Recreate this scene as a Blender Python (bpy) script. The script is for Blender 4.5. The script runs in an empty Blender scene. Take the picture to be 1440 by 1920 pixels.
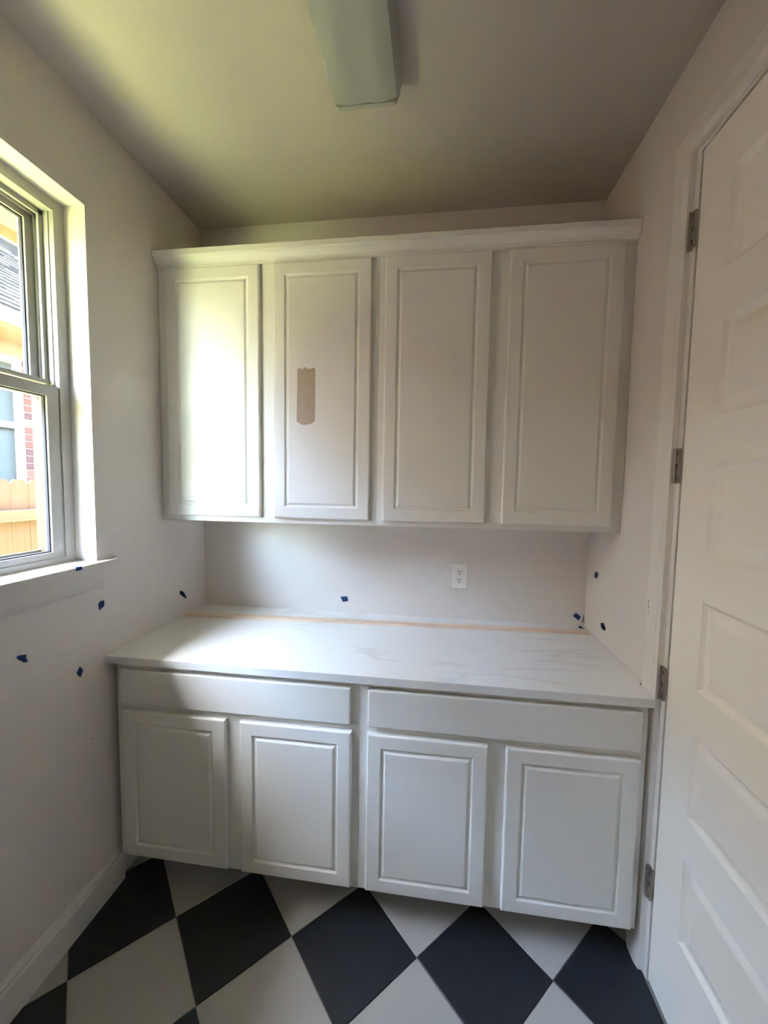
import bpy, bmesh, math, random
from mathutils import Vector, Matrix

scene = bpy.context.scene
random.seed(7)
R_ = math.radians

# ------------------------------------------------------------------ camera
CAM = Vector((1.185, -1.8918, 1.5536))
YAW, PITCH, ROLL, FPX = 0.1292, -0.0689, 0.0160, 737.24


def cam_axes():
    cy, sy, cp, sp = math.cos(YAW), math.sin(YAW), math.cos(PITCH), math.sin(PITCH)
    cr, sr = math.cos(ROLL), math.sin(ROLL)
    fw = Vector((-sy * cp, cy * cp, sp))
    rt = Vector((cy, sy, 0))
    up = rt.cross(fw)
    return cr * rt + sr * up, -sr * rt + cr * up, fw


AX, AY, AF = cam_axes()
cd = bpy.data.cameras.new('camera')
cam = bpy.data.objects.new('camera', cd)
scene.collection.objects.link(cam)
cd.sensor_fit = 'HORIZONTAL'
cd.sensor_width = 36.0
cd.lens = FPX / 1440 * 36.0
cd.clip_start = 0.02
m3 = Matrix((AX, AY, -AF)).transposed()
cam.matrix_world = Matrix.Translation(CAM) @ m3.to_4x4()
scene.camera = cam


def at(px, py, axis, val):
    """point where the ray through a photo pixel meets the plane axis = val"""
    r = AX * ((px - 720) / FPX) - AY * ((py - 960) / FPX) + AF
    t = (val - CAM[axis]) / r[axis]
    return CAM + t * r


# ------------------------------------------------------------------ light
TO_SUN = Vector((-0.14, -0.36, 0.92)).normalized()
world = bpy.data.worlds.new('sky')
scene.world = world
world.use_nodes = True
wn = world.node_tree
wn.nodes.clear()
wo = wn.nodes.new('ShaderNodeOutputWorld')
wb = wn.nodes.new('ShaderNodeBackground')
ws = wn.nodes.new('ShaderNodeTexSky')
ws.sky_type = 'NISHITA'
ws.sun_disc = False
ws.sun_elevation = math.asin(TO_SUN.z)
ws.sun_rotation = math.atan2(TO_SUN.x, TO_SUN.y)
ws.air_density = 1.0
ws.dust_density = 2.0
wb.inputs['Strength'].default_value = 0.85
wn.links.new(ws.outputs[0], wb.inputs[0])
wn.links.new(wb.outputs[0], wo.inputs[0])

sl = bpy.data.lights.new('sun', 'SUN')
sl.energy = 12.5
sl.angle = R_(0.53)
sl.color = (1.0, 0.97, 0.91)
sun = bpy.data.objects.new('sun', sl)
scene.collection.objects.link(sun)
sun.rotation_euler = TO_SUN.to_track_quat('Z', 'Y').to_euler()
sun.location = (-2, -4, 8)

scene.view_settings.view_transform = 'Standard'
scene.view_settings.look = 'None'
scene.view_settings.gamma = 1.0
scene.view_settings.use_curve_mapping = False
scene.view_settings.exposure = 4.38
scene.cycles.max_bounces = 14
scene.cycles.diffuse_bounces = 10
scene.cycles.glossy_bounces = 4
scene.cycles.transparent_max_bounces = 16
scene.cycles.sample_clamp_indirect = 12.0
scene.cycles.caustics_reflective = False
scene.cycles.caustics_refractive = False

# ------------------------------------------------------------------ helpers
WL = {}          # world location of each object


def link(o, loc, parent):
    scene.collection.objects.link(o)
    WL[o.name] = Vector(loc)
    o.location = Vector(loc) - (WL[parent.name] if parent else Vector((0, 0, 0)))
    if parent:
        o.parent = parent
    return o


def mk(name, verts, faces, mat, parent=None, smooth=False, recalc=True):
    vs = [Vector(v) for v in verts]
    lo = Vector((min(v[i] for v in vs) for i in range(3)))
    hi = Vector((max(v[i] for v in vs) for i in range(3)))
    base = Vector(((lo.x + hi.x) / 2, (lo.y + hi.y) / 2, lo.z))
    me = bpy.data.meshes.new(name)
    me.from_pydata([v - base for v in vs], [], faces)
    if recalc:
        bm = bmesh.new()
        bm.from_mesh(me)
        bmesh.ops.recalc_face_normals(bm, faces=bm.faces)
        bm.to_mesh(me)
        bm.free()
    if smooth:
        for p in me.polygons:
            p.use_smooth = True
    mats = mat if isinstance(mat, (list, tuple)) else [mat]
    for m in mats:
        me.materials.append(m)
    o = bpy.data.objects.new(name, me)
    return link(o, base, parent)


def mkbm(name, bm, mat, parent=None, smooth=False):
    bmesh.ops.recalc_face_normals(bm, faces=bm.faces)
    bm.verts.index_update()
    vs = [v.co.copy() for v in bm.verts]
    fs = [[v.index for v in f.verts] for f in bm.faces]
    bm.free()
    return mk(name, vs, fs, mat, parent, smooth)


def empty(name, loc, parent=None):
    o = bpy.data.objects.new(name, None)
    o.empty_display_size = 0.1
    return link(o, loc, parent)


def tag(o, label, cat, group=None):
    o['label'] = label
    o['category'] = cat
    if group:
        o['group'] = group
    return o


def struct(o, label=None):
    o['kind'] = 'structure'
    if label:
        o['label'] = label
    return o


BOXF = [(0, 1, 2, 3), (4, 5, 6, 7), (0, 1, 5, 4), (1, 2, 6, 5), (2, 3, 7, 6), (3, 0, 4, 7)]


def boxv(x0, x1, y0, y1, z0, z1):
    return [(x0, y0, z0), (x1, y0, z0), (x1, y1, z0), (x0, y1, z0),
            (x0, y0, z1), (x1, y0, z1), (x1, y1, z1), (x0, y1, z1)]


def boxes(name, lst, mat, parent=None):
    V, F = [], []
    for b in lst:
        n = len(V)
        V += boxv(*b)
        F += [tuple(i + n for i in f) for f in BOXF]
    return mk(name, V, F, mat, parent)


def bbox(name, b, mat, parent=None, bevel=0.0, seg=2):
    """box with bevelled edges"""
    bm = bmesh.new()
    vs = [bm.verts.new(v) for v in boxv(*b)]
    for f in BOXF:
        bm.faces.new([vs[i] for i in f])
    bmesh.ops.recalc_face_normals(bm, faces=bm.faces)
    if bevel:
        bmesh.ops.bevel(bm, geom=list(bm.edges), offset=bevel, segments=seg, affect='EDGES', profile=0.5)
    return mkbm(name, bm, mat, parent)


def prism(name, poly, fn, a, b, mat, parent=None):
    """extrude the 2D outline poly; fn(p, q, t) -> world point, t from a to b"""
    n = len(poly)
    V = [fn(p, q, a) for p, q in poly] + [fn(p, q, b) for p, q in poly]
    F = [tuple(range(n)), tuple(range(n, 2 * n))]
    F += [(i, (i + 1) % n, n + (i + 1) % n, n + i) for i in range(n)]
    return mk(name, V, F, mat, parent)


def panel_slab(name, u0, u1, v0, v1, th, panels, edge, prof, fn, mat, parent=None):
    """slab with moulded panels. fn(u, v, d) -> world, d = 0 on the face, positive outwards.
    edge / prof: (inset, depth) steps of the outer edge and of each panel"""
    V, F = [], []

    def rect(a0, a1, b0, b1, d):
        n = len(V)
        V.extend([fn(a0, b0, d), fn(a1, b0, d), fn(a1, b1, d), fn(a0, b1, d)])
        return [n, n + 1, n + 2, n + 3]

    def ring(A, B):
        for i in range(4):
            j = (i + 1) % 4
            F.append((A[i], A[j], B[j], B[i]))
    back = rect(u0, u1, v0, v1, -th)
    F.append(tuple(back))
    prev = back
    for ins, d in edge:
        cur = rect(u0 + ins, u1 - ins, v0 + ins, v1 - ins, d)
        ring(prev, cur)
        prev = cur
    e = edge[-1][0]
    d0 = edge[-1][1]
    a0, a1, b0, b1 = u0 + e, u1 - e, v0 + e, v1 - e
    if not panels:
        F.append(tuple(prev))
        return mk(name, V, F, mat, parent)
    pu0, pu1 = panels[0][0], panels[0][1]
    F.append(tuple(rect(a0, pu0, b0, b1, d0)))
    F.append(tuple(rect(pu1, a1, b0, b1, d0)))
    z = b0
    for (p0, p1, q0, q1) in sorted(panels, key=lambda t: t[2]):
        F.append(tuple(rect(pu0, pu1, z, q0, d0)))
        z = q1
        prev = rect(p0, p1, q0, q1, d0)
        for ins, d in prof:
            cur = rect(p0 + ins, p1 - ins, q0 + ins, q1 - ins, d0 + d)
            ring(prev, cur)
            prev = cur
        F.append(tuple(prev))
    F.append(tuple(rect(pu0, pu1, z, b1, d0)))
    o = mk(name, V, F, mat, parent, recalc=False)
    # merge seams, then orient
    bm = bmesh.new()
    bm.from_mesh(o.data)
    bmesh.ops.remove_doubles(bm, verts=bm.verts, dist=1e-5)
    bmesh.ops.recalc_face_normals(bm, faces=bm.faces)
    # out = direction of fn's d axis
    out = (Vector(fn(0, 0, 1)) - Vector(fn(0, 0, 0))).normalized()
    for f in bm.faces:
        c = f.normal.dot(out)
        front = all((v.co.dot(out) > min(w.co.dot(out) for w in bm.verts) + 1e-4) for v in f.verts)
        if front and c < -1e-4:
            f.normal_flip()
    bm.to_mesh(o.data)
    bm.free()
    return o


# ------------------------------------------------------------------ materials
def mat(name, col, rough=0.5, spec=0.5, noise=None, bump=None, metallic=0.0):
    """noise = (scale, amount, detail): slight mottling; bump = (scale, strength, distance)"""
    m = bpy.data.materials.new(name)
    m.use_nodes = True
    nt = m.node_tree
    b = nt.nodes['Principled BSDF']
    b.inputs['Base Color'].default_value = (*col, 1)
    b.inputs['Roughness'].default_value = rough
    b.inputs['Specular IOR Level'].default_value = spec
    b.inputs['Metallic'].default_value = metallic
    if noise or bump:
        tc = nt.nodes.new('ShaderNodeTexCoord')
    if noise:
        n = nt.nodes.new('ShaderNodeTexNoise')
        n.inputs['Scale'].default_value = noise[0]
        n.inputs['Detail'].default_value = noise[2] if len(noise) > 2 else 3
        nt.links.new(tc.outputs['Object'], n.inputs['Vector'])
        r = nt.nodes.new('ShaderNodeValToRGB')
        a = noise[1]
        r.color_ramp.elements[0].position = 0.3
        r.color_ramp.elements[1].position = 0.7
        r.color_ramp.elements[0].color = (*[c * (1 - a) for c in col], 1)
        r.color_ramp.elements[1].color = (*[min(1, c * (1 + a)) for c in col], 1)
        nt.links.new(n.outputs['Fac'], r.inputs[0])
        nt.links.new(r.outputs[0], b.inputs['Base Color'])
    if bump:
        n2 = nt.nodes.new('ShaderNodeTexNoise')
        n2.inputs['Scale'].default_value = bump[0]
        n2.inputs['Detail'].default_value = 2
        nt.links.new(tc.outputs['Object'], n2.inputs['Vector'])
        bp_ = nt.nodes.new('ShaderNodeBump')
        bp_.inputs['Strength'].default_value = bump[1]
        bp_.inputs['Distance'].default_value = bump[2]
        nt.links.new(n2.outputs['Fac'], bp_.inputs['Height'])
        nt.links.new(bp_.outputs[0], b.inputs['Normal'])
    return m


def wood(name, c1, c2, axis, rough=0.6, scale=1.0):
    m = mat(name, c1, rough, 0.3)
    nt = m.node_tree
    b = nt.nodes['Principled BSDF']
    tc = nt.nodes.new('ShaderNodeTexCoord')
    mp = nt.nodes.new('ShaderNodeMapping')
    sc = [40 * scale] * 3
    sc[axis] = 2.0 * scale
    mp.inputs['Scale'].default_value = sc
    n = nt.nodes.new('ShaderNodeTexNoise')
    n.inputs['Scale'].default_value = 1.0
    n.inputs['Detail'].default_value = 6
    r = nt.nodes.new('ShaderNodeValToRGB')
    r.color_ramp.elements[0].position = 0.35
    r.color_ramp.elements[1].position = 0.68
    r.color_ramp.elements[0].color = (*c1, 1)
    r.color_ramp.elements[1].color = (*c2, 1)
    nt.links.new(tc.outputs['Object'], mp.inputs['Vector'])
    nt.links.new(mp.outputs[0], n.inputs['Vector'])
    nt.links.new(n.outputs['Fac'], r.inputs[0])
    nt.links.new(r.outputs[0], b.inputs['Base Color'])
    return m


def glass(name, tint=(0.95, 0.98, 0.97), refl=1.0):
    m = bpy.data.materials.new(name)
    m.use_nodes = True
    nt = m.node_tree
    nt.nodes.clear()
    out = nt.nodes.new('ShaderNodeOutputMaterial')
    mx = nt.nodes.new('ShaderNodeMixShader')
    tr = nt.nodes.new('ShaderNodeBsdfTransparent')
    gl = nt.nodes.new('ShaderNodeBsdfGlossy')
    fr = nt.nodes.new('ShaderNodeFresnel')
    # same reflectance from both faces of the sheet (no internal total reflection)
    geo = nt.nodes.new('ShaderNodeNewGeometry')
    mr = nt.nodes.new('ShaderNodeMapRange')
    mr.inputs['To Min'].default_value = 1.45
    mr.inputs['To Max'].default_value = 1 / 1.45
    nt.links.new(geo.outputs['Backfacing'], mr.inputs['Value'])
    nt.links.new(mr.outputs[0], fr.inputs['IOR'])
    tr.inputs[0].default_value = (*tint, 1)
    gl.inputs['Roughness'].default_value = 0.01
    nt.links.new(fr.outputs[0], mx.inputs[0])
    nt.links.new(tr.outputs[0], mx.inputs[1])
    nt.links.new(gl.outputs[0], mx.inputs[2])
    nt.links.new(mx.outputs[0], out.inputs[0])
    return m


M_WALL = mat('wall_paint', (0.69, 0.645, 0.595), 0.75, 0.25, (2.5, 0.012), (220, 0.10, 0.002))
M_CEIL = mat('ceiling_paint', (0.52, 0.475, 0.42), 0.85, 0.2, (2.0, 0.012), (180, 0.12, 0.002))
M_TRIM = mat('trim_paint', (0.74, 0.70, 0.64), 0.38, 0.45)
M_CAB = mat('cabinet_paint', (0.76, 0.735, 0.68), 0.45, 0.4, (6, 0.008), (260, 0.03, 0.001))
M_DOOR = mat('door_paint', (0.88, 0.83, 0.735), 0.42, 0.45, None, (150, 0.05, 0.001))
M_SILL = mat('stool_paint', (0.64, 0.605, 0.56), 0.5, 0.4)
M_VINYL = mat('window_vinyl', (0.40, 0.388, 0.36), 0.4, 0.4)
M_RUBBER = mat('seal_rubber', (0.05, 0.05, 0.055), 0.6, 0.3)
M_TAN = mat('screen_frame_tan', (0.068, 0.053, 0.033), 0.5, 0.4)
M_BLACKT = mat('black_tile', (0.011, 0.0125, 0.017), 0.50, 0.6, (14, 0.25, 5), (60, 0.04, 0.001))
M_WHITET = mat('white_tile', (0.42, 0.40, 0.37), 0.40, 0.5, (9, 0.035, 4), (60, 0.03, 0.001))
M_GROUT = mat('grout', (0.30, 0.28, 0.25), 0.9, 0.2)
M_TAPE = mat('blue_tape', (0.012, 0.036, 0.115), 0.7, 0.2, (300, 0.12), (500, 0.3, 0.0005))
M_SWATCH = mat('tan_paint', (0.45, 0.36, 0.275), 0.55, 0.35, (60, 0.05, 4), (90, 0.15, 0.0004))
M_HINGE = mat('nickel_hinge', (0.33, 0.29, 0.25), 0.42, 0.5, None, None, 0.85)
M_SLOT = mat('dark_slot', (0.02, 0.018, 0.015), 0.6, 0.3)
M_PLATE = mat('outlet_plastic', (0.78, 0.75, 0.71), 0.35, 0.5)
M_LENS = mat('lens_plastic', (0.37, 0.38, 0.345), 0.35, 0.5)
M_LENSCAP = mat('lens_end_plastic', (0.38, 0.38, 0.35), 0.45, 0.4)
M_STRIP = wood('raw_pine', (0.66, 0.50, 0.37), (0.76, 0.61, 0.48), 0, 0.7)
M_FENCE = wood('cedar', (0.055, 0.026, 0.011), (0.078, 0.040, 0.018), 2, 0.8)
M_RAIL = wood('cedar_rail', (0.06, 0.033, 0.016), (0.08, 0.046, 0.024), 1, 0.8)
M_GAP = mat('drywall_gap', (0.30, 0.29, 0.25), 0.9, 0.1)
M_SCUFF = mat('grey_scuff', (0.38, 0.35, 0.32), 0.8, 0.2)
M_GLASS = glass('pane_glass')


def quartz():
    m = mat('white_quartz', (0.80, 0.79, 0.765), 0.22, 0.5)
    nt = m.node_tree
    b = nt.nodes['Principled BSDF']
    tc = nt.nodes.new('ShaderNodeTexCoord')
    mp = nt.nodes.new('ShaderNodeMapping')
    mp.inputs['Rotation'].default_value = (0, 0, R_(-14))
    mp.inputs['Scale'].default_value = (0.7, 3.4, 1.0)
    w = nt.nodes.new('ShaderNodeTexNoise')
    w.inputs['Scale'].default_value = 1.9
    w.inputs['Detail'].default_value = 3
    w.inputs['Distortion'].default_value = 0.5
    r = nt.nodes.new('ShaderNodeValToRGB')
    e = r.color_ramp.elements
    e[0].position, e[0].color = 0.465, (0, 0, 0, 1)
    e[1].position, e[1].color = 0.535, (0, 0, 0, 1)
    k = e.new(0.5)
    k.color = (1, 1, 1, 1)
    n2 = nt.nodes.new('ShaderNodeTexNoise')
    n2.inputs['Scale'].default_value = 2.2
    r2 = nt.nodes.new('ShaderNodeValToRGB')
    r2.color_ramp.elements[0].position = 0.48
    r2.color_ramp.elements[1].position = 0.64
    mul = nt.nodes.new('ShaderNodeMath')
    mul.operation = 'MULTIPLY'
    mul2 = nt.nodes.new('ShaderNodeMath')
    mul2.operation = 'MULTIPLY'
    mul2.inputs[1].default_value = 0.34
    mix = nt.nodes.new('ShaderNodeMix')
    mix.data_type = 'RGBA'
    mix.inputs[6].default_value = (0.80, 0.79, 0.765, 1)
    mix.inputs[7].default_value = (0.47, 0.46, 0.44, 1)
    L = nt.links.new
    L(tc.outputs['Object'], mp.inputs['Vector'])
    L(mp.outputs[0], w.inputs['Vector'])
    L(w.outputs['Fac'], r.inputs[0])
    L(tc.outputs['Object'], n2.inputs['Vector'])
    L(n2.outputs['Fac'], r2.inputs[0])
    L(r.outputs[0], mul.inputs[0])
    L(r2.outputs[0], mul.inputs[1])
    L(mul.outputs[0], mul2.inputs[0])
    L(mul2.outputs[0], mix.inputs[0])
    L(mix.outputs[2], b.inputs['Base Color'])
    return m


M_QUARTZ = quartz()

# ------------------------------------------------------------------ room shell
W = 1.885           # width between the side walls
H = 2.794           # ceiling height
YF = -2.75          # wall behind the camera
WY0, WY1 = -1.570, -0.656      # window opening
WZ0, WZ1 = 1.250, 2.469
DY0, DY1 = -1.468, -0.652      # door leaf
DZ1 = 2.478

wl = boxes('wall_left', [(-0.23, 0, WY1, 0, 0, H), (-0.23, 0, YF, WY0, 0, H),
                         (-0.23, 0, WY0, WY1, 0, WZ0), (-0.23, 0, WY0, WY1, WZ1, H)], M_WALL)
struct(wl)
struct(boxes('wall_back', [(-0.25, W + 0.12, 0, 0.12, 0, H)], M_WALL))
wr = boxes('wall_right', [(W, W + 0.12, -0.628, 0, 0, H), (W, W + 0.12, YF, DY0 - 0.024, 0, H),
                          (W, W + 0.12, DY0 - 0.024, -0.628, DZ1 + 0.022, H)], M_WALL)
struct(wr)
struct(boxes('door_light_block', [(W + 0.125, W + 0.2, -1.7, -0.4, -0.12, 2.7)], M_WALL))  # added backing over the door opening, stops the light leak under the leaf
struct(boxes('wall_front', [(-0.25, W + 0.12, YF - 0.12, YF, 0, H)], M_WALL))
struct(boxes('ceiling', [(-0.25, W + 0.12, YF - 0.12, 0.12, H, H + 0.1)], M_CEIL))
floor = struct(boxes('floor', [(-0.25, W + 0.12, YF - 0.12, 0.12, -0.12, -0.0035)], M_GROUT))

# diagonal tiles, each its own piece
TS, TX, TY = 0.43, 0.302, -0.6913


def clip(poly, axis, lim, keep_less):
    out = []
    for i in range(len(poly)):
        a, b = poly[i], poly[(i + 1) % len(poly)]
        ia = (a[axis] <= lim) == keep_less
        ib = (b[axis] <= lim) == keep_less
        if ia:
            out.append(a)
        if ia != ib:
            t = (lim - a[axis]) / (b[axis] - a[axis])
            out.append((a[0] + t * (b[0] - a[0]), a[1] + t * (b[1] - a[1])))
    return out


def tile(cx, cy, m):
    h = TS / 2 - 0.0019
    poly = [(cx - h, cy), (cx, cy - h), (cx + h, cy), (cx, cy + h)]
    for ax, lim, less in ((0, W - 0.002, True), (0, 0.002, False), (1, -0.002, True), (1, YF + 0.002, False)):
        poly = clip(poly, ax, lim, less)
        if len(poly) < 3:
            return
    c = (sum(p[0] for p in poly) / len(poly), sum(p[1] for p in poly) / len(poly))
    n = len(poly)
    top = []
    for p in poly:
        d = Vector((c[0] - p[0], c[1] - p[1]))
        L = d.length or 1
        top.append((p[0] + d.x / L * 0.0018, p[1] + d.y / L * 0.0018, 0.0))
    V = [(p[0], p[1], -0.0034) for p in poly] + [(p[0], p[1], -0.0008) for p in poly] + top
    F = [tuple(range(n)), tuple(range(2 * n, 3 * n))]
    for k in (0, n):
        F += [(k + i, k + (i + 1) % n, k + n + (i + 1) % n, k + n + i) for i in range(n)]
    mk('tile', V, F, m, floor)


for k in range(-2, 8):
    for i in range(-3, 8):
        tile(TX + TS / 2 + i * TS, TY - TS * k, M_BLACKT)
        tile(TX + i * TS, TY - TS / 2 - TS * k, M_WHITET)

# baseboards
BB = [(0, 0), (0.017, 0), (0.017, 0.098), (0.0155, 0.104), (0.011, 0.108), (0.0105, 0.116), (0.0065, 0.124),
      (0.0045, 0.132), (0, 0.133)]
struct(prism('baseboard_left', BB, lambda p, q, t: (p, t, q), -0.592, YF, M_TRIM))
struct(prism('baseboard_front', BB, lambda p, q, t: (t, YF + p, q), 0.018, W - 0.002, M_TRIM))

# ------------------------------------------------------------------ window
win = struct(empty('window_1', (-0.12, (WY0 + WY1) / 2, WZ0)), 'white double-hung window in the left wall')
XF = -0.080        # room-side face of the window frame


def ring_frame(name, x0, x1, y0, y1, z0, z1, w, mt, parent, wz=None):
    wz = wz or w
    return boxes(name, [(x0, x1, y0, y0 + w, z0, z1), (x0, x1, y1 - w, y1, z0, z1),
                        (x0, x1, y0 + w, y1 - w, z0, z0 + wz), (x0, x1, y0 + w, y1 - w, z1 - wz, z1)], mt, parent)


SZ0 = 1.268        # top of the stool
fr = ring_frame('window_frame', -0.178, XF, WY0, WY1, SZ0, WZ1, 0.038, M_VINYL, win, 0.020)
boxes('head_stop', [(-0.178, XF, WY0 + 0.038, WY1 - 0.038, WZ1 - 0.038, WZ1 - 0.0205)], M_VINYL, fr)
for s, yy in ((-1, WY1 - 0.038), (1, WY0 + 0.038)):
    y0, y1 = sorted((yy, yy + s * 0.010))
    a, b = sorted((yy, yy + s * 0.016))
    boxes('jamb_track', [(-0.126, -0.118, a, b, 1.83, 2.43), (-0.147, -0.140, y0, y1 + (0.004 if s > 0 else 0), 1.30, 2.43),
                         (-0.118, -0.098, yy if s > 0 else yy - 0.003, yy + 0.003 if s > 0 else yy, 1.87, 2.43)],
          M_VINYL, fr)
for zz in (2.431 - 0.016,):
    boxes('head_track', [(-0.126, -0.118, WY0 + 0.04, WY1 - 0.04, zz, 2.430), (-0.147, -0.140, WY0 + 0.04, WY1 - 0.04, zz, 2.430)],
          M_VINYL, fr)
mz = 1.845


def sash(name, x0, x1, y0, y1, z0, z1, st, tr, br):
    o = boxes(name, [(x0, x1, y0, y0 + st, z0, z1), (x0, x1, y1 - st, y1, z0, z1),
                     (x0, x1, y0 + st, y1 - st, z0, z0 + br), (x0, x1, y0 + st, y1 - st, z1 - tr, z1)], M_VINYL, win)
    xm = (x0 + x1) / 2
    ring_frame('glazing_seal', xm - 0.004, xm + 0.006, y0 + st, y1 - st, z0 + br, z1 - tr, 0.004, M_RUBBER, o)
    boxes('pane', [(xm - 0.002, xm + 0.002, y0 + st + 0.001, y1 - st - 0.001, z0 + br + 0.001, z1 - tr - 0.001)], M_GLASS, o)
    return o


sy0, sy1 = WY0 + 0.039, WY1 - 0.039
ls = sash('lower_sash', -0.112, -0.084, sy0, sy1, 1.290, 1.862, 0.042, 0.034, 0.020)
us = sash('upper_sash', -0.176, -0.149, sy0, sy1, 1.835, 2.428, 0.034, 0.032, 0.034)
bbox('meeting_rail_lip', (-0.149, -0.113, sy0 + 0.002, sy1 - 0.002, 1.872, 1.888), M_VINYL, us, 0.002)
bbox('sash_lock', (-0.128, -0.086, -1.15, -1.09, 1.8625, 1.8715), M_VINYL, ls, 0.002)
boxes('sill_frame', [(-0.178, XF - 0.002, WY0 + 0.038, WY1 - 0.038, 1.2885 - 0.0005, 1.2895)], M_VINYL, fr)
sc_ = ring_frame('screen_frame', -0.190, -0.1785, WY0 + 0.002, WY1 - 0.002, 1.27, 2.46, 0.038, M_TAN, win)
boxes('jamb_liner', [(-0.1784, -0.1475, WY1 - 0.0402, WY1 - 0.0382, 1.291, 1.832)], M_TAN, sc_)

# stool with horns, and apron
P = [(-0.0795, WY0), (-0.0795, WY1), (0.0, WY1), (0.0, -0.575), (0.033, -0.590), (0.033, -1.636), (0.0, -1.651), (0.0, WY0)]
st = prism('stool', P, lambda p, q, t: (p, q, t), WZ0, SZ0, M_SILL, win)
AP = [(0.0005, 1.2495), (0.0145, 1.2495), (0.0145, 1.192), (0.0125, 1.188), (0.0135, 1.183), (0.012, 1.179), (0.008, 1.172),
      (0.006, 1.166), (0.0005, 1.166)]
prism('apron', AP, lambda p, q, t: (p, t, q), -0.640, -1.590, M_SILL, win)

# ------------------------------------------------------------------ door and casing on the right
CASE_T = 0.0165
cas = struct(empty('trim_1', (W, -1.06, 0)), 'white painted door casing')
CP = [(0, 0), (0.004, 0.0), (0.0115, 0.003), (0.0135, 0.012), (0.0165, 0.018), (0.0165, 0.064), (0.014, 0.072), (0.012, 0.083), (0, 0.085)]
# p = thickness off the wall, q = distance from the outer edge
yo = -0.538
prism('casing_leg', CP, lambda p, q, t: (W - 0.0004 - p, yo - q, t if t < 1 else (2.577 - q)), 0.0, 3.0, M_TRIM, cas)
yo2 = DY0 - 0.028 - 0.085 + 0.004
prism('casing_leg', CP, lambda p, q, t: (W - 0.0004 - p, yo2 + q, t if t < 1 else (2.577 - q)), 0.0, 3.0, M_TRIM, cas)
prism('casing_head', CP, lambda p, q, t: (W - 0.0004 - p, (yo - q) if t > 0 else (yo2 + q), 2.577 - q), 1, -1, M_TRIM, cas)
boxes('door_jamb', [(W + 0.001, W + 0.12, -0.648, -0.6285, 0, DZ1 + 0.004),
                    (W + 0.001, W + 0.12, DY0 - 0.0235, DY0 - 0.004, 0, DZ1 + 0.004),
                    (W + 0.001, W + 0.12, DY0 - 0.0235, -0.6285, DZ1 + 0.004, DZ1 + 0.0215),
                    (W + 0.042, W + 0.06, -0.665, -0.648, 0, DZ1 + 0.004),
                    (W + 0.042, W + 0.06, DY0 - 0.004, DY0 + 0.012, 0, DZ1 + 0.004),
                    (W + 0.042, W + 0.06, DY0 + 0.012, -0.665, DZ1 - 0.012, DZ1 + 0.004)], M_TRIM, cas)

door = struct(empty('door_1', (W + 0.02, (DY0 + DY1) / 2, 0)), 'white six-panel interior door closed in the right wall')
panels = []
for i in range(6):
    zt = 2.346 - 0.3625 * i
    panels.append((0.124, (DY1 - DY0) - 0.124, zt - 0.240, zt))
DPROF = [(0.002, -0.002), (0.010, -0.0085), (0.014, -0.0095), (0.020, -0.0095), (0.040, -0.004), (0.043, -0.0035)]
DEDGE = [(0, -0.002), (0.002, 0.0)]
leaf = panel_slab('door_leaf', 0, DY1 - DY0, 0.010, DZ1, 0.035, panels, DEDGE, DPROF,
                  lambda u, v, d: (W + 0.003 - d, DY1 - u, v), M_DOOR, door)
for zc_ in (2.277, 1.622, 0.968, 0.322):
    h = empty('hinge', (W - 0.004, -0.64, zc_ - 0.05), door)
    V, F = [], []
    n = 12
    kx, ky, kr = W - 0.0062, -0.6335, 0.0062
    segs = [(-0.051, -0.0315), (-0.031, -0.0105), (-0.010, 0.010), (0.0105, 0.031), (0.0315, 0.051)]
    for a, b in segs:
        o0 = len(V)
        for zz in (a, b):
            for j in range(n):
                V.append((kx + kr * math.cos(2 * math.pi * j / n), ky + kr * math.sin(2 * math.pi * j / n), zc_ + zz))
        F += [(o0 + j, o0 + (j + 1) % n, o0 + n + (j + 1) % n, o0 + n + j) for j in range(n)]
        F += [tuple(o0 + j for j in range(n)), tuple(o0 + n + j for j in range(n))]
    mk('knuckle', V, F, M_HINGE, h)
    bbox('hinge_leaf', (W - 0.0085, W - 0.0012, -0.6525, -0.6400, zc_ - 0.0495, zc_ + 0.0495), M_HINGE, h, 0.0008)
    for dz in (-0.036, 0.0, 0.036):
        bbox('hinge_slot', (W - 0.0092, W - 0.0080, -0.6475, -0.6440, zc_ + dz - 0.006, zc_ + dz + 0.006), M_SLOT, h, 0.0)

# ------------------------------------------------------------------ cabinets
CEDGE = [(0, -0.006), (0.0008, -0.003), (0.003, -0.0008), (0.006, 0.0)]
CPROF = [(0.0015, -0.001), (0.004, -0.0045), (0.006, -0.0062), (0.009, -0.0066), (0.012, -0.0055), (0.0175, -0.0012), (0.019, -0.0004)]


def cab_door(name, x0, x1, z0, z1, yface, parent, inset=0.046):
    pw = (inset, (x1 - x0) - inset, z0 + inset, z1 - inset)
    return panel_slab(name, 0, x1 - x0, z0, z1, 0.0185, [pw], CEDGE, CPROF,
                      lambda u, v, d: (x0 + u, yface - d, v), M_CAB, parent)


YU = -0.305
ZU0, ZU1 = 1.386, 2.470


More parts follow.
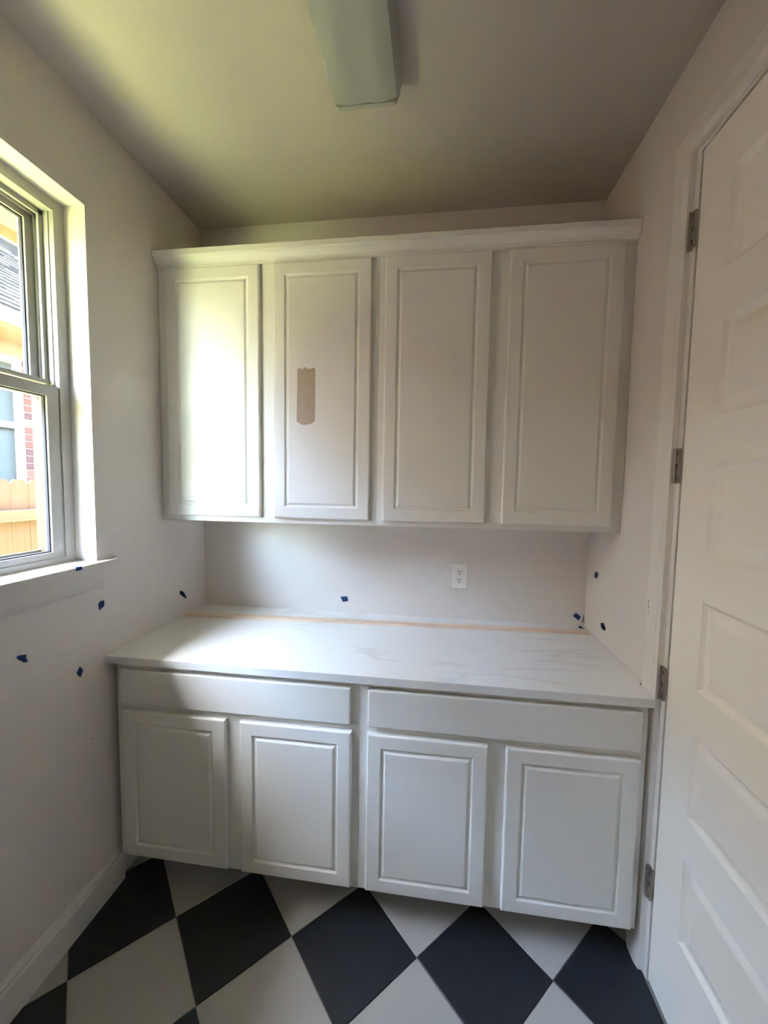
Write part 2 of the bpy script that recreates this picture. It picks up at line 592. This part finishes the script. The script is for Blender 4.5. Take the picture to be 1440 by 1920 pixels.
def wall_cabinet(x0, x1, doors, label):
    c = empty('wall_cabinet', ((x0 + x1) / 2, -0.15, ZU0))
    tag(c, label, 'cabinet', 'white wall cabinets above the countertop')
    boxes('carcass', [(x0, x1, YU + 0.0195, -0.001, ZU0 + 0.012, ZU1),
                      (x0, x0 + 0.012, YU + 0.0195, -0.001, ZU0, ZU0 + 0.012),
                      (x1 - 0.012, x1, YU + 0.0195, -0.001, ZU0, ZU0 + 0.012)], M_CAB, c)
    xm = (doors[0][1] + doors[1][0]) / 2
    boxes('face_frame', [(x0, x0 + 0.045, YU, YU + 0.019, ZU0, ZU1), (x1 - 0.045, x1, YU, YU + 0.019, ZU0, ZU1),
                         (xm - 0.042, xm + 0.042, YU, YU + 0.019, ZU0 + 0.04, ZU1 - 0.06),
                         (x0 + 0.045, x1 - 0.045, YU, YU + 0.019, ZU0, ZU0 + 0.04),
                         (x0 + 0.045, x1 - 0.045, YU, YU + 0.019, ZU1 - 0.06, ZU1)], M_CAB, c)
    out = []
    for (a, b) in doors:
        out.append(cab_door('door', a, b, 1.409, 2.436, YU - 0.0195, c))
    return c, out


c1, d1 = wall_cabinet(0.001, 0.9442, [(0.041, 0.455), (0.517, 0.918)],
                      'white two-door wall cabinet against the window wall, tan paint swatch on one door')
c2, d2 = wall_cabinet(0.9452, W - 0.001, [(0.973, 1.375), (1.441, 1.842)],
                      'white two-door wall cabinet beside the door, with plain unmarked doors')

# brushed paint swatch on the second door
rnd = random.Random(3)
xs = [0.6155 + 0.0775 * i / 18 for i in range(19)]
top = [2.019 + (-.004, 0, .001, 0, -.003, -.006, -.001, .003, .0035, .002, -.002, -.004, -.0035, -.004, -.003, -.001, 0, -.002, -.007)[i] for i in range(19)]
bot = [1.806 - 0.014 * math.sin(math.pi * i / 18) + rnd.uniform(-.003, .003) for i in range(19)]
ys = YU - 0.0195
poly = [(x + 0.003 * (1 - i / 18), z) for i, (x, z) in enumerate(zip(xs, top))] + [(x, z) for x, z in zip(reversed(xs), reversed(bot))]
sw = prism('paint_swatch', poly, lambda p, q, t: (p, t, q), ys + 0.0008, ys - 0.0001, M_SWATCH, d1[1])
sw['label'] = 'tan brushed paint swatch'

# crown along both wall cabinets
CR = [(YU - 0.0003, 2.440), (YU - 0.008, 2.440), (YU - 0.0095, 2.447), (YU - 0.0145, 2.4495), (YU - 0.0165, 2.456), (YU - 0.022, 2.462),
      (YU - 0.029, 2.472), (YU - 0.0315, 2.480), (YU - 0.036, 2.482), (YU - 0.036, 2.502), (YU - 0.0003, 2.502)]
crown = prism('crown_molding', CR, lambda p, q, t: (t, p, q), 0.001, W - 0.001, M_CAB)
tag(crown, 'white crown molding running along the top of the wall cabinets', 'molding')

YB = -0.610
ZB0, ZB1 = 0.126, 0.8838


def base_cabinet(x0, x1, drawer, doors, label):
    c = empty('base_cabinet', ((x0 + x1) / 2, -0.3, 0))
    tag(c, label, 'cabinet', 'white base cabinets under the countertop')
    boxes('carcass', [(x0, x1, YB + 0.0195, -0.001, ZB0, ZB1)], M_CAB, c)
    xm = (doors[0][1] + doors[1][0]) / 2
    y0, y1 = YB, YB + 0.019
    boxes('face_frame', [(x0, x0 + 0.045, y0, y1, ZB0, ZB1), (x1 - 0.045, x1, y0, y1, ZB0, ZB1),
                         (x0 + 0.045, x1 - 0.045, y0, y1, ZB1 - 0.032, ZB1),
                         (x0 + 0.045, x1 - 0.045, y0, y1, 0.695, 0.750),
                         (x0 + 0.045, x1 - 0.045, y0, y1, ZB0, ZB0 + 0.035),
                         (xm - 0.042, xm + 0.042, y0, y1, ZB0 + 0.035, 0.695)], M_CAB, c)
    boxes('toe_kick', [(x0, x1, -0.475, -0.460, 0, ZB0 - 0.0002)], M_CAB, c)
    bbox('drawer_front', (drawer[0], drawer[1], YB - 0.0195, YB - 0.0005, 0.733, 0.864), M_CAB, c, 0.005, 3)
    for (a, b) in doors:
        cab_door('door', a, b, 0.138, 0.708, YB - 0.0195, c)
    return c


b1 = base_cabinet(0.024, 0.9445, (0.048, 0.916), [(0.053, 0.461), (0.515, 0.920)],
                  'white base cabinet with wide drawer and two doors against the window wall')
b2 = base_cabinet(0.9455, 1.862, (0.976, 1.838), [(0.974, 1.377), (1.435, 1.842)],
                  'white base cabinet with wide drawer and two doors next to the panelled door')

# countertop, notched around the casing
poly = [(0.001, -0.635), (W - 0.0185, -0.635), (W - 0.0185, -0.536), (W - 0.001, -0.536), (W - 0.001, -0.001), (0.001, -0.001)]
bm = bmesh.new()
lo = [bm.verts.new((p, q, 0.884)) for p, q in poly]
hi = [bm.verts.new((p, q, 0.914)) for p, q in poly]
bm.faces.new(lo)
bm.faces.new(hi)
n = len(poly)
for i in range(n):
    bm.faces.new((lo[i], lo[(i + 1) % n], hi[(i + 1) % n], hi[i]))
bm.edges.ensure_lookup_table()
eg = [e for e in bm.edges if all(v.co.y < -0.6 for v in e.verts) and abs(e.verts[0].co.z - e.verts[1].co.z) < 1e-4]
bmesh.ops.bevel(bm, geom=eg, offset=0.002, segments=2, affect='EDGES', profile=0.5)
top_ = mkbm('countertop', bm, M_QUARTZ)
tag(top_, 'white quartz countertop with faint grey veins over the base cabinets', 'countertop')

# loose wooden strip near the back of the counter
a, b = Vector((0.012, -0.176)), Vector((1.868, -0.094))
dirv = (b - a).normalized()
nr = Vector((-dirv.y, dirv.x))
V = []
for z in (0.9143, 0.9243):
    for p_, s in ((a, -1), (b, -1), (b, 1), (a, 1)):
        q = p_ + nr * 0.0185 * s
        V.append((q.x, q.y, z))
strip = mk('wooden_strip', V, BOXF, M_STRIP)
tag(strip, 'thin raw pine strip lying along the back of the countertop', 'wood strip')

# ------------------------------------------------------------------ outlet
out = empty('wall_outlet', (1.308, -0.003, 1.064))
tag(out, 'white duplex wall outlet on the back wall above the countertop', 'outlet')
bbox('cover_plate', (1.271, 1.345, -0.0062, -0.0004, 1.064, 1.186), M_PLATE, out, 0.0025, 2)
for zc_ in (1.1445, 1.1035):
    r = bbox('receptacle', (1.2925, 1.3265, -0.0085, -0.0060, zc_ - 0.0145, zc_ + 0.0145), M_PLATE, out, 0.0018, 2)
    for dx in (-0.0065, 0.0065):
        bbox('slot', (1.3085 + dx - 0.0015, 1.3085 + dx + 0.0015, -0.0088, -0.0080, zc_ - 0.001, zc_ + 0.008), M_SLOT, r)
    bbox('ground_hole', (1.3085 - 0.0025, 1.3085 + 0.0025, -0.0088, -0.0080, zc_ - 0.011, zc_ - 0.005), M_SLOT, r, 0.0)
bbox('plate_screw', (1.3065, 1.3105, -0.0072, -0.0060, 1.1225, 1.1255), M_PLATE, out, 0.0005)

# ------------------------------------------------------------------ ceiling light (off)
lt = empty('ceiling_light', (0.945, -1.22, H - 0.08))
tag(lt, 'long switched-off fluorescent light with ribbed plastic cover on the ceiling', 'ceiling light')
LY0, LY1 = -1.835, -0.612
LX = 0.944
bbox('housing', (LX - 0.085, LX + 0.085, LY0 + 0.02, LY1 - 0.02, H - 0.045, H - 0.0005), M_PLATE, lt, 0.004)
prof = []
for i in range(41):
    t = -1 + 2 * i / 40
    x = 0.112 * t
    zz = -0.0765 + 0.010 * abs(t) ** 3
    zz += 0.002 * math.cos(t * math.pi * 2.2)
    if abs(t) > 0.86:
        zz += (abs(t) - 0.86) / 0.14 * 0.034
    prof.append((x, zz))
inner = [(x * 0.97, z + 0.003) for x, z in reversed(prof)]
prism('lens', [(LX + x, H + z) for x, z in prof + inner], lambda p, q, t: (p, t, q), LY0 + 0.012, LY1 - 0.012, M_LENS, lt)
ep = [(-0.104, 0), (-0.104, -0.048), (-0.094, -0.074), (-0.086, -0.079), (0.086, -0.079), (0.094, -0.074), (0.104, -0.048), (0.104, 0)]
for ya, yb in ((LY1 - 0.013, LY1), (LY0, LY0 + 0.013)):
    prism('end_cap', [(LX + x, H - 0.0005 + z) for x, z in ep], lambda p, q, t: (p, t, q), ya, yb, M_LENSCAP, lt)

# ------------------------------------------------------------------ blue tape pieces
def tape(poly, axis, val, off, label):
    """poly: outline read off the photo, laid on the wall plane axis = val; off = direction away from the wall"""
    pts = [at(px, py, axis, val) for px, py in poly]
    n = len(pts)
    c = sum(pts, Vector()) / n
    V = []
    for d in (0.0004, 0.0013):
        for i, p in enumerate(pts):
            q = p.copy()
            q[axis] = val + off * (d + (0.0012 * (i % 2) if d > 0.001 else 0))
            V.append(q)
    ct = c.copy()
    ct[axis] = val + off * 0.0016
    V.append(ct)
    F = [tuple(range(n))] + [(i, (i + 1) % n, n + (i + 1) % n, n + i) for i in range(n)]
    F += [(n + i, n + (i + 1) % n, 2 * n) for i in range(n)]
    o = mk('tape_piece', V, F, M_TAPE)
    tag(o, label, 'tape', 'blue painters tape markers')
    return o


tape([(337, 1107), (344, 1110), (350, 1121), (347, 1122), (341, 1117), (337, 1114)], 0, 0.0, 1,
     'blue tape piece on the left wall just above the countertop near the corner')
tape([(184, 1132), (188, 1127), (195, 1125.5), (194.5, 1136), (189, 1142), (185, 1144)], 0, 0.0, 1,
     'blue tape piece on the left wall just below the window apron')
tape([(29.5, 1233), (34, 1229), (49, 1227), (47.5, 1232), (52, 1241), (44, 1242), (34, 1237)], 0, 0.0, 1,
     'largest torn blue tape piece, on the wall below the window')
tape([(143.5, 1262), (149, 1250), (155, 1255), (150, 1269)], 0, 0.0, 1,
     'narrow blue tape piece on the left wall beside the front edge of the countertop')
tape([(638.5, 1119), (651, 1118.5), (653, 1127), (643, 1128)], 1, 0.0, -1,
     'blue tape piece alone on the back wall below the two-door cabinets')
tape([(1074, 1155), (1079.5, 1148.5), (1089, 1156), (1085, 1163)], 1, 0.0, -1,
     'blue tape piece on the back wall in the corner by the right wall')
tape([(1116, 1073.5), (1118.5, 1072), (1121.5, 1075), (1119.5, 1084), (1114.5, 1082)], 0, W, -1,
     'small blue tape piece on the right wall under the wall cabinet')
tape([(1126.5, 1168), (1132, 1168), (1136, 1179), (1134, 1182.5), (1128, 1178)], 0, W, -1,
     'blue tape piece on the right wall just above the countertop')
# one folded over the stool's front edge and a bit lying on the counter in the corner
t1 = mk('tape_piece', [(0.0336, -0.748, 1.2583), (0.0336, -0.772, 1.2577), (0.0336, -0.770, 1.2686), (0.0336, -0.750, 1.2686),
                       (0.018, -0.7555, 1.2686), (0.020, -0.764, 1.2686),
                       (0.0346, -0.748, 1.2583), (0.0346, -0.772, 1.2577), (0.0346, -0.770, 1.2696), (0.0346, -0.750, 1.2696),
                       (0.018, -0.7555, 1.2698), (0.020, -0.764, 1.2698)],
        [(0, 1, 2, 3), (3, 2, 5, 4), (6, 7, 8, 9), (9, 8, 11, 10), (0, 1, 7, 6), (1, 2, 8, 7), (2, 5, 11, 8), (5, 4, 10, 11), (4, 3, 9, 10), (3, 0, 6, 9)],
        M_TAPE)
tag(t1, 'blue tape piece folded over the front edge of the window stool', 'tape', 'blue painters tape markers')
q = at(1088, 1176, 2, 0.915)
t2 = mk('tape_piece', [(q.x - 0.011, q.y - 0.012, 0.9143), (q.x + 0.014, q.y - 0.018, 0.9143), (q.x + 0.004, q.y + 0.012, 0.9143), (q.x - 0.004, q.y + 0.012, 0.9143),
                       (q.x - 0.001, q.y - 0.003, 0.923)],
        [(0, 1, 2, 3), (0, 1, 4), (1, 2, 4), (2, 3, 4), (3, 0, 4)], M_TAPE)
tag(t2, 'crumpled blue tape scrap lying on the countertop in the back corner', 'tape', 'blue painters tape markers')

# open drywall joint in the back corner and small scuffs
def patch(name, poly, axis, val, off, mt, parent, depth=0.0006):
    pts = [at(px, py, axis, val) for px, py in poly]
    n = len(pts)
    V = []
    for d in (0.0002, depth):
        for p in pts:
            q = p.copy()
            q[axis] = val + off * d
            V.append(q)
    F = [tuple(range(n)), tuple(range(n, 2 * n))] + [(i, (i + 1) % n, n + (i + 1) % n, n + i) for i in range(n)]
    return mk(name, V, F, mt, parent)


wb_ = bpy.data.objects['wall_back']
patch('drywall_gap', [(1094, 1150), (1096, 1158), (1095.5, 1168), (1089.5, 1167)], 1, 0.0, -1, M_GAP, wb_)
patch('scuff_mark', [(855, 1108.5), (857, 1108.5), (857, 1111), (855, 1111)], 1, 0.0, -1, M_SCUFF, wb_)
patch('nail_hole', [(172.5, 1384), (174, 1384), (174, 1386), (172.5, 1386)], 0, 0.0, 1, M_SLOT, wl)
leg = [o for o in bpy.data.objects if o.name.startswith('casing_leg')][0]
for yy0, yy1 in ((1124, 1130), (1133, 1141), (1146, 1149)):
    patch('scuff_mark', [(1215.5, yy0), (1217, yy0), (1216.6, yy1), (1215.1, yy1)], 0, W - 0.0172, -1, M_SCUFF, leg)

# ------------------------------------------------------------------ outside
GZ = -0.30
M_LAWN = mat('lawn', (0.26, 0.27, 0.10), 0.9, 0.2, (30, 0.35, 5), (60, 0.5, 0.02))
lawn = struct(boxes('lawn', [(-14, -0.26, -14, 14, GZ - 0.1, GZ)], M_LAWN), 'green side-yard lawn')

# own eave
M_SOFF = mat('soffit_paint', (0.27, 0.235, 0.12), 0.7, 0.3)
M_FASC = mat('fascia_paint', (0.34, 0.24, 0.15), 0.7, 0.3)
M_HOLE = mat('vent_hole', (0.25, 0.21, 0.13), 0.9, 0.1)
EX = -0.60
eave = struct(empty('trim_2', (-0.42, -0.9, 2.57)), 'vented soffit and fascia of the eave outside the window')
soff = boxes('soffit', [(EX, -0.251, -5, 4, 2.592, 2.604)], M_SOFF, eave)
V, F = [], []
for i in range(26):
    for j in range(70):
        cx_ = EX + 0.030 + 0.0115 * i
        cy_ = -1.3 + 0.020 * j + (0.010 if i % 2 else 0)
        n0 = len(V)
        V += [(cx_ - 0.002, cy_ - 0.004, 2.5917), (cx_ + 0.002, cy_ - 0.004, 2.5917), (cx_ + 0.002, cy_ + 0.004, 2.5917), (cx_ - 0.002, cy_ + 0.004, 2.5917)]
        F.append((n0, n0 + 1, n0 + 2, n0 + 3))
vh = mk('vent_holes', V, F, M_HOLE, soff, recalc=False)
vh['kind'] = 'stuff'
boxes('fascia', [(EX - 0.022, EX, -5, 4, 2.548, 2.74)], M_FASC, eave)
boxes('eave_roof', [(EX - 0.03, -0.252, -5, 4, 2.742, 2.76)], M_FASC, eave)
struct(boxes('wall_upper', [(-0.25, -0.13, -5, 4, H + 0.101, H + 0.9), ], M_WALL))
struct(boxes('wall_side', [(-0.25, -0.13, 0.121, 4, GZ, H + 0.1), (-0.25, -0.13, -5, YF - 0.121, GZ, H + 0.1),
                           (-0.255, -0.2501, -5, 4, GZ, -0.0)], M_WALL))

# fence
FX = -2.12
fence = empty('picket_fence', (FX, 0.5, GZ))
tag(fence, 'cedar dog-ear picket fence outside the window', 'fence')
ft, pw_, pt_ = 1.549, 0.1385, 0.016
oP = [(-pw_ / 2, GZ + 0.03), (pw_ / 2, GZ + 0.03), (pw_ / 2, ft - 0.030), (pw_ / 2 - 0.030, ft), (-pw_ / 2 + 0.030, ft), (-pw_ / 2, ft - 0.030)]
base_y = None
first = None
yc = 0.70 - 0.14 * 20
# notch seen at photo pixel (19, 907)
ny = at(19, 907, 0, FX).y
k0 = 20
for k in range(48):
    yc = ny + 0.070 + (k - k0) * 0.140
    if first is None:
        first = prism('picket', oP, lambda p, q, t: (t, yc + p, q), FX - pt_, FX, M_FENCE, fence)
    else:
        o = first.copy()
        scene.collection.objects.link(o)
        o.location = first.location + Vector((random.uniform(-.001, .001), (k) * 0.140, 0))
for rz in (1.262, 0.50, -0.10):
    bbox('rail', (FX + 0.0005, FX + 0.0385, -3.1, 4.0, rz - 0.0445, rz + 0.0445), M_RAIL, fence, 0.002)

# neighbouring brick house
HX = -3.12
house = empty('brick_house', (HX - 3, 1.5, GZ))
tag(house, 'neighbouring brick house with shingle roof behind the fence', 'house')
M_MORTAR = mat('mortar', (0.24, 0.22, 0.19), 0.9, 0.1)


def brickmat():
    m = mat('far_brick', (0.4, 0.2, 0.15), 0.85, 0.2)
    nt = m.node_tree
    b = nt.nodes['Principled BSDF']
    tc = nt.nodes.new('ShaderNodeTexCoord')
    sp_ = nt.nodes.new('ShaderNodeSeparateXYZ')
    cb = nt.nodes.new('ShaderNodeCombineXYZ')
    br = nt.nodes.new('ShaderNodeTexBrick')
    br.inputs['Color1'].default_value = (0.19, 0.08, 0.06, 1)
    br.inputs['Color2'].default_value = (0.24, 0.13, 0.09, 1)
    br.inputs['Mortar'].default_value = (0.30, 0.28, 0.25, 1)
    br.inputs['Scale'].default_value = 1.0
    br.inputs['Mortar Size'].default_value = 0.006
    br.inputs['Brick Width'].default_value = 0.205
    br.inputs['Row Height'].default_value = 0.0755
    nt.links.new(tc.outputs['Object'], sp_.inputs[0])
    nt.links.new(sp_.outputs[1], cb.inputs[0])
    nt.links.new(sp_.outputs[2], cb.inputs[1])
    nt.links.new(cb.outputs[0], br.inputs[0])
    nt.links.new(br.outputs['Color'], b.inputs['Base Color'])
    return m


M_FARB = brickmat()
wy1 = at(47, 800, 0, HX).y          # edge of the neighbour's window trim
wy0 = wy1 - 1.05
bz0, bz1, by1 = 1.05, 2.79, wy1 + 1.05
wallh = boxes('wall', [(HX - 0.2, HX - 0.010, wy1 + 0.001, by1, bz0, bz1)], M_MORTAR, house)
boxes('wall', [(HX - 0.2, HX, -6, wy0, GZ, 2.95), (HX - 0.2, HX, by1, 9, GZ, 2.95),
               (HX - 0.2, HX, wy0, by1, GZ, bz0), (HX - 0.2, HX, wy0, by1, bz1 + 0.0, 2.95)], M_FARB, house)
bms = [mat('brick_red', (0.085, 0.030, 0.020), 0.85, 0.2, (25, 0.2)), mat('brick_plum', (0.055, 0.024, 0.021), 0.85, 0.2, (25, 0.2)),
       mat('brick_tan', (0.125, 0.068, 0.042), 0.85, 0.2, (25, 0.15)), mat('brick_rose', (0.10, 0.044, 0.029), 0.85, 0.2, (25, 0.2))]
rb = random.Random(11)
ch, bl, jt = 0.0755, 0.203, 0.011
brick_me = {}
row = 0
z = bz0
while z + ch <= bz1 + 1e-6:
    y = wy1 + 0.004
    firstlen = (bl if row % 2 == 0 else bl * 0.48)
    while y < by1 - 0.03:
        L = min(firstlen if y < wy1 + 0.01 else bl, by1 - y)
        mi = rb.choice((0, 0, 1, 1, 2, 3))
        bbox('brick', (HX - 0.012, HX + rb.uniform(-.002, .002), y, y + L, z + jt / 2, z + ch - jt / 2), bms[mi], wallh, 0.0025, 1)
        y += L + jt
    z += ch
    row += 1
# window of the house
M_HWIN = mat('white_window_frame', (0.45, 0.43, 0.39), 0.5, 0.4)
M_HPANE = mat('pane_reflection_grey', (0.052, 0.060, 0.056), 0.7, 0.15)  # opaque stand-in for glass panes, their grey-green reflection painted as flat colour
M_BLIND = mat('pale_blinds', (0.10, 0.115, 0.105), 0.7, 0.3)
hw = boxes('window_frame', [(HX - 0.10, HX - 0.005, wy1 - 0.062, wy1, bz0, bz1), (HX - 0.10, HX - 0.005, wy0, wy0 + 0.062, bz0, bz1),
                            (HX - 0.10, HX - 0.005, wy0 + 0.062, wy1 - 0.062, bz1 - 0.06, bz1), (HX - 0.10, HX - 0.005, wy0 + 0.062, wy1 - 0.062, bz0, bz0 + 0.06),
                            (HX - 0.10, HX - 0.012, wy0 + 0.062, wy1 - 0.062, 2.075, 2.135)], M_HWIN, house)
for za, zb in ((bz0 + 0.06, 2.075), (2.135, bz1 - 0.06)):
    boxes('matte_pane', [(HX - 0.060, HX - 0.055, wy0 + 0.062, wy1 - 0.062, za, zb)], M_HPANE, hw)
boxes('blind', [(HX - 0.13, HX - 0.11, wy0, wy1, bz0, bz1)], M_BLIND, hw)
# eave, gutter, roof
M_NEAVE = mat('peach_trim', (0.24, 0.14, 0.08), 0.7, 0.3)
boxes('frieze_board', [(HX - 0.005, HX + 0.025, -6, 9, bz1 + 0.005, 2.93)], M_NEAVE, house)
boxes('soffit', [(HX - 0.01, -2.66, -6, 9, 2.931, 2.945)], M_NEAVE, house)
boxes('fascia', [(-2.66, -2.64, -6, 9, 2.905, 3.03)], M_NEAVE, house)
GP = [(-2.639, 2.92), (-2.58, 2.92), (-2.545, 2.965), (-2.555, 2.985), (-2.535, 3.005), (-2.535, 3.022), (-2.545, 3.022), (-2.56, 2.985), (-2.59, 2.93), (-2.639, 2.93)]
prism('gutter', GP, lambda p, q, t: (p, t, q), -6, 9, M_NEAVE, house)
SL = 0.75
roof = mk('roof', [(-2.60, -6, 3.03), (-2.60, 9, 3.03), (-2.6 - 6.5, 9, 3.03 + 6.5 * SL), (-2.6 - 6.5, -6, 3.03 + 6.5 * SL),
                   (-2.60, -6, 3.00), (-2.60, 9, 3.00), (-2.6 - 6.5, 9, 2.96 + 6.5 * SL), (-2.6 - 6.5, -6, 2.96 + 6.5 * SL)],
          BOXF, mat('roof_deck', (0.2, 0.18, 0.16), 0.9, 0.1), house)
M_SH = [mat('shingle_pale', (0.26, 0.24, 0.21), 0.9, 0.1, (40, 0.15)), mat('shingle_mid', (0.21, 0.195, 0.17), 0.9, 0.1, (40, 0.15)),
        mat('shingle_brown', (0.24, 0.21, 0.18), 0.9, 0.1, (40, 0.15)), mat('shingle_shadow_edge', (0.02, 0.02, 0.02), 0.9, 0.1)]  # near-black cut edges: shadow lines between courses painted into their colour
ln = math.hypot(1, SL)
ux, uz = -1 / ln, SL / ln
nx, nz = SL / ln, 1 / ln
V, F, MI = [], [], []
rs = random.Random(5)
for c_ in range(56):
    s0 = c_ * 0.143 - 0.02
    y = 0.2 + rs.uniform(-0.2, 0)
    while y < 6.5:
        wv = rs.uniform(0.14, 0.42)
        tk = rs.uniform(0.014, 0.028)
        n0 = len(V)
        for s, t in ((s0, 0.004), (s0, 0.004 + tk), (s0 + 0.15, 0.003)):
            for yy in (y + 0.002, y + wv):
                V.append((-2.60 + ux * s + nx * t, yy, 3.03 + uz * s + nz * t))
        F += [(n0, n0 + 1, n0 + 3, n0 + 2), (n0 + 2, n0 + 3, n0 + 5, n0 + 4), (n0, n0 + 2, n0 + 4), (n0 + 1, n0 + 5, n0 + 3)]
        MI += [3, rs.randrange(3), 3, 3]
        y += wv
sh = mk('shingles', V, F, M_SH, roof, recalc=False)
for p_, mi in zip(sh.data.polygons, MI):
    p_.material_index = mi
sh['kind'] = 'stuff'
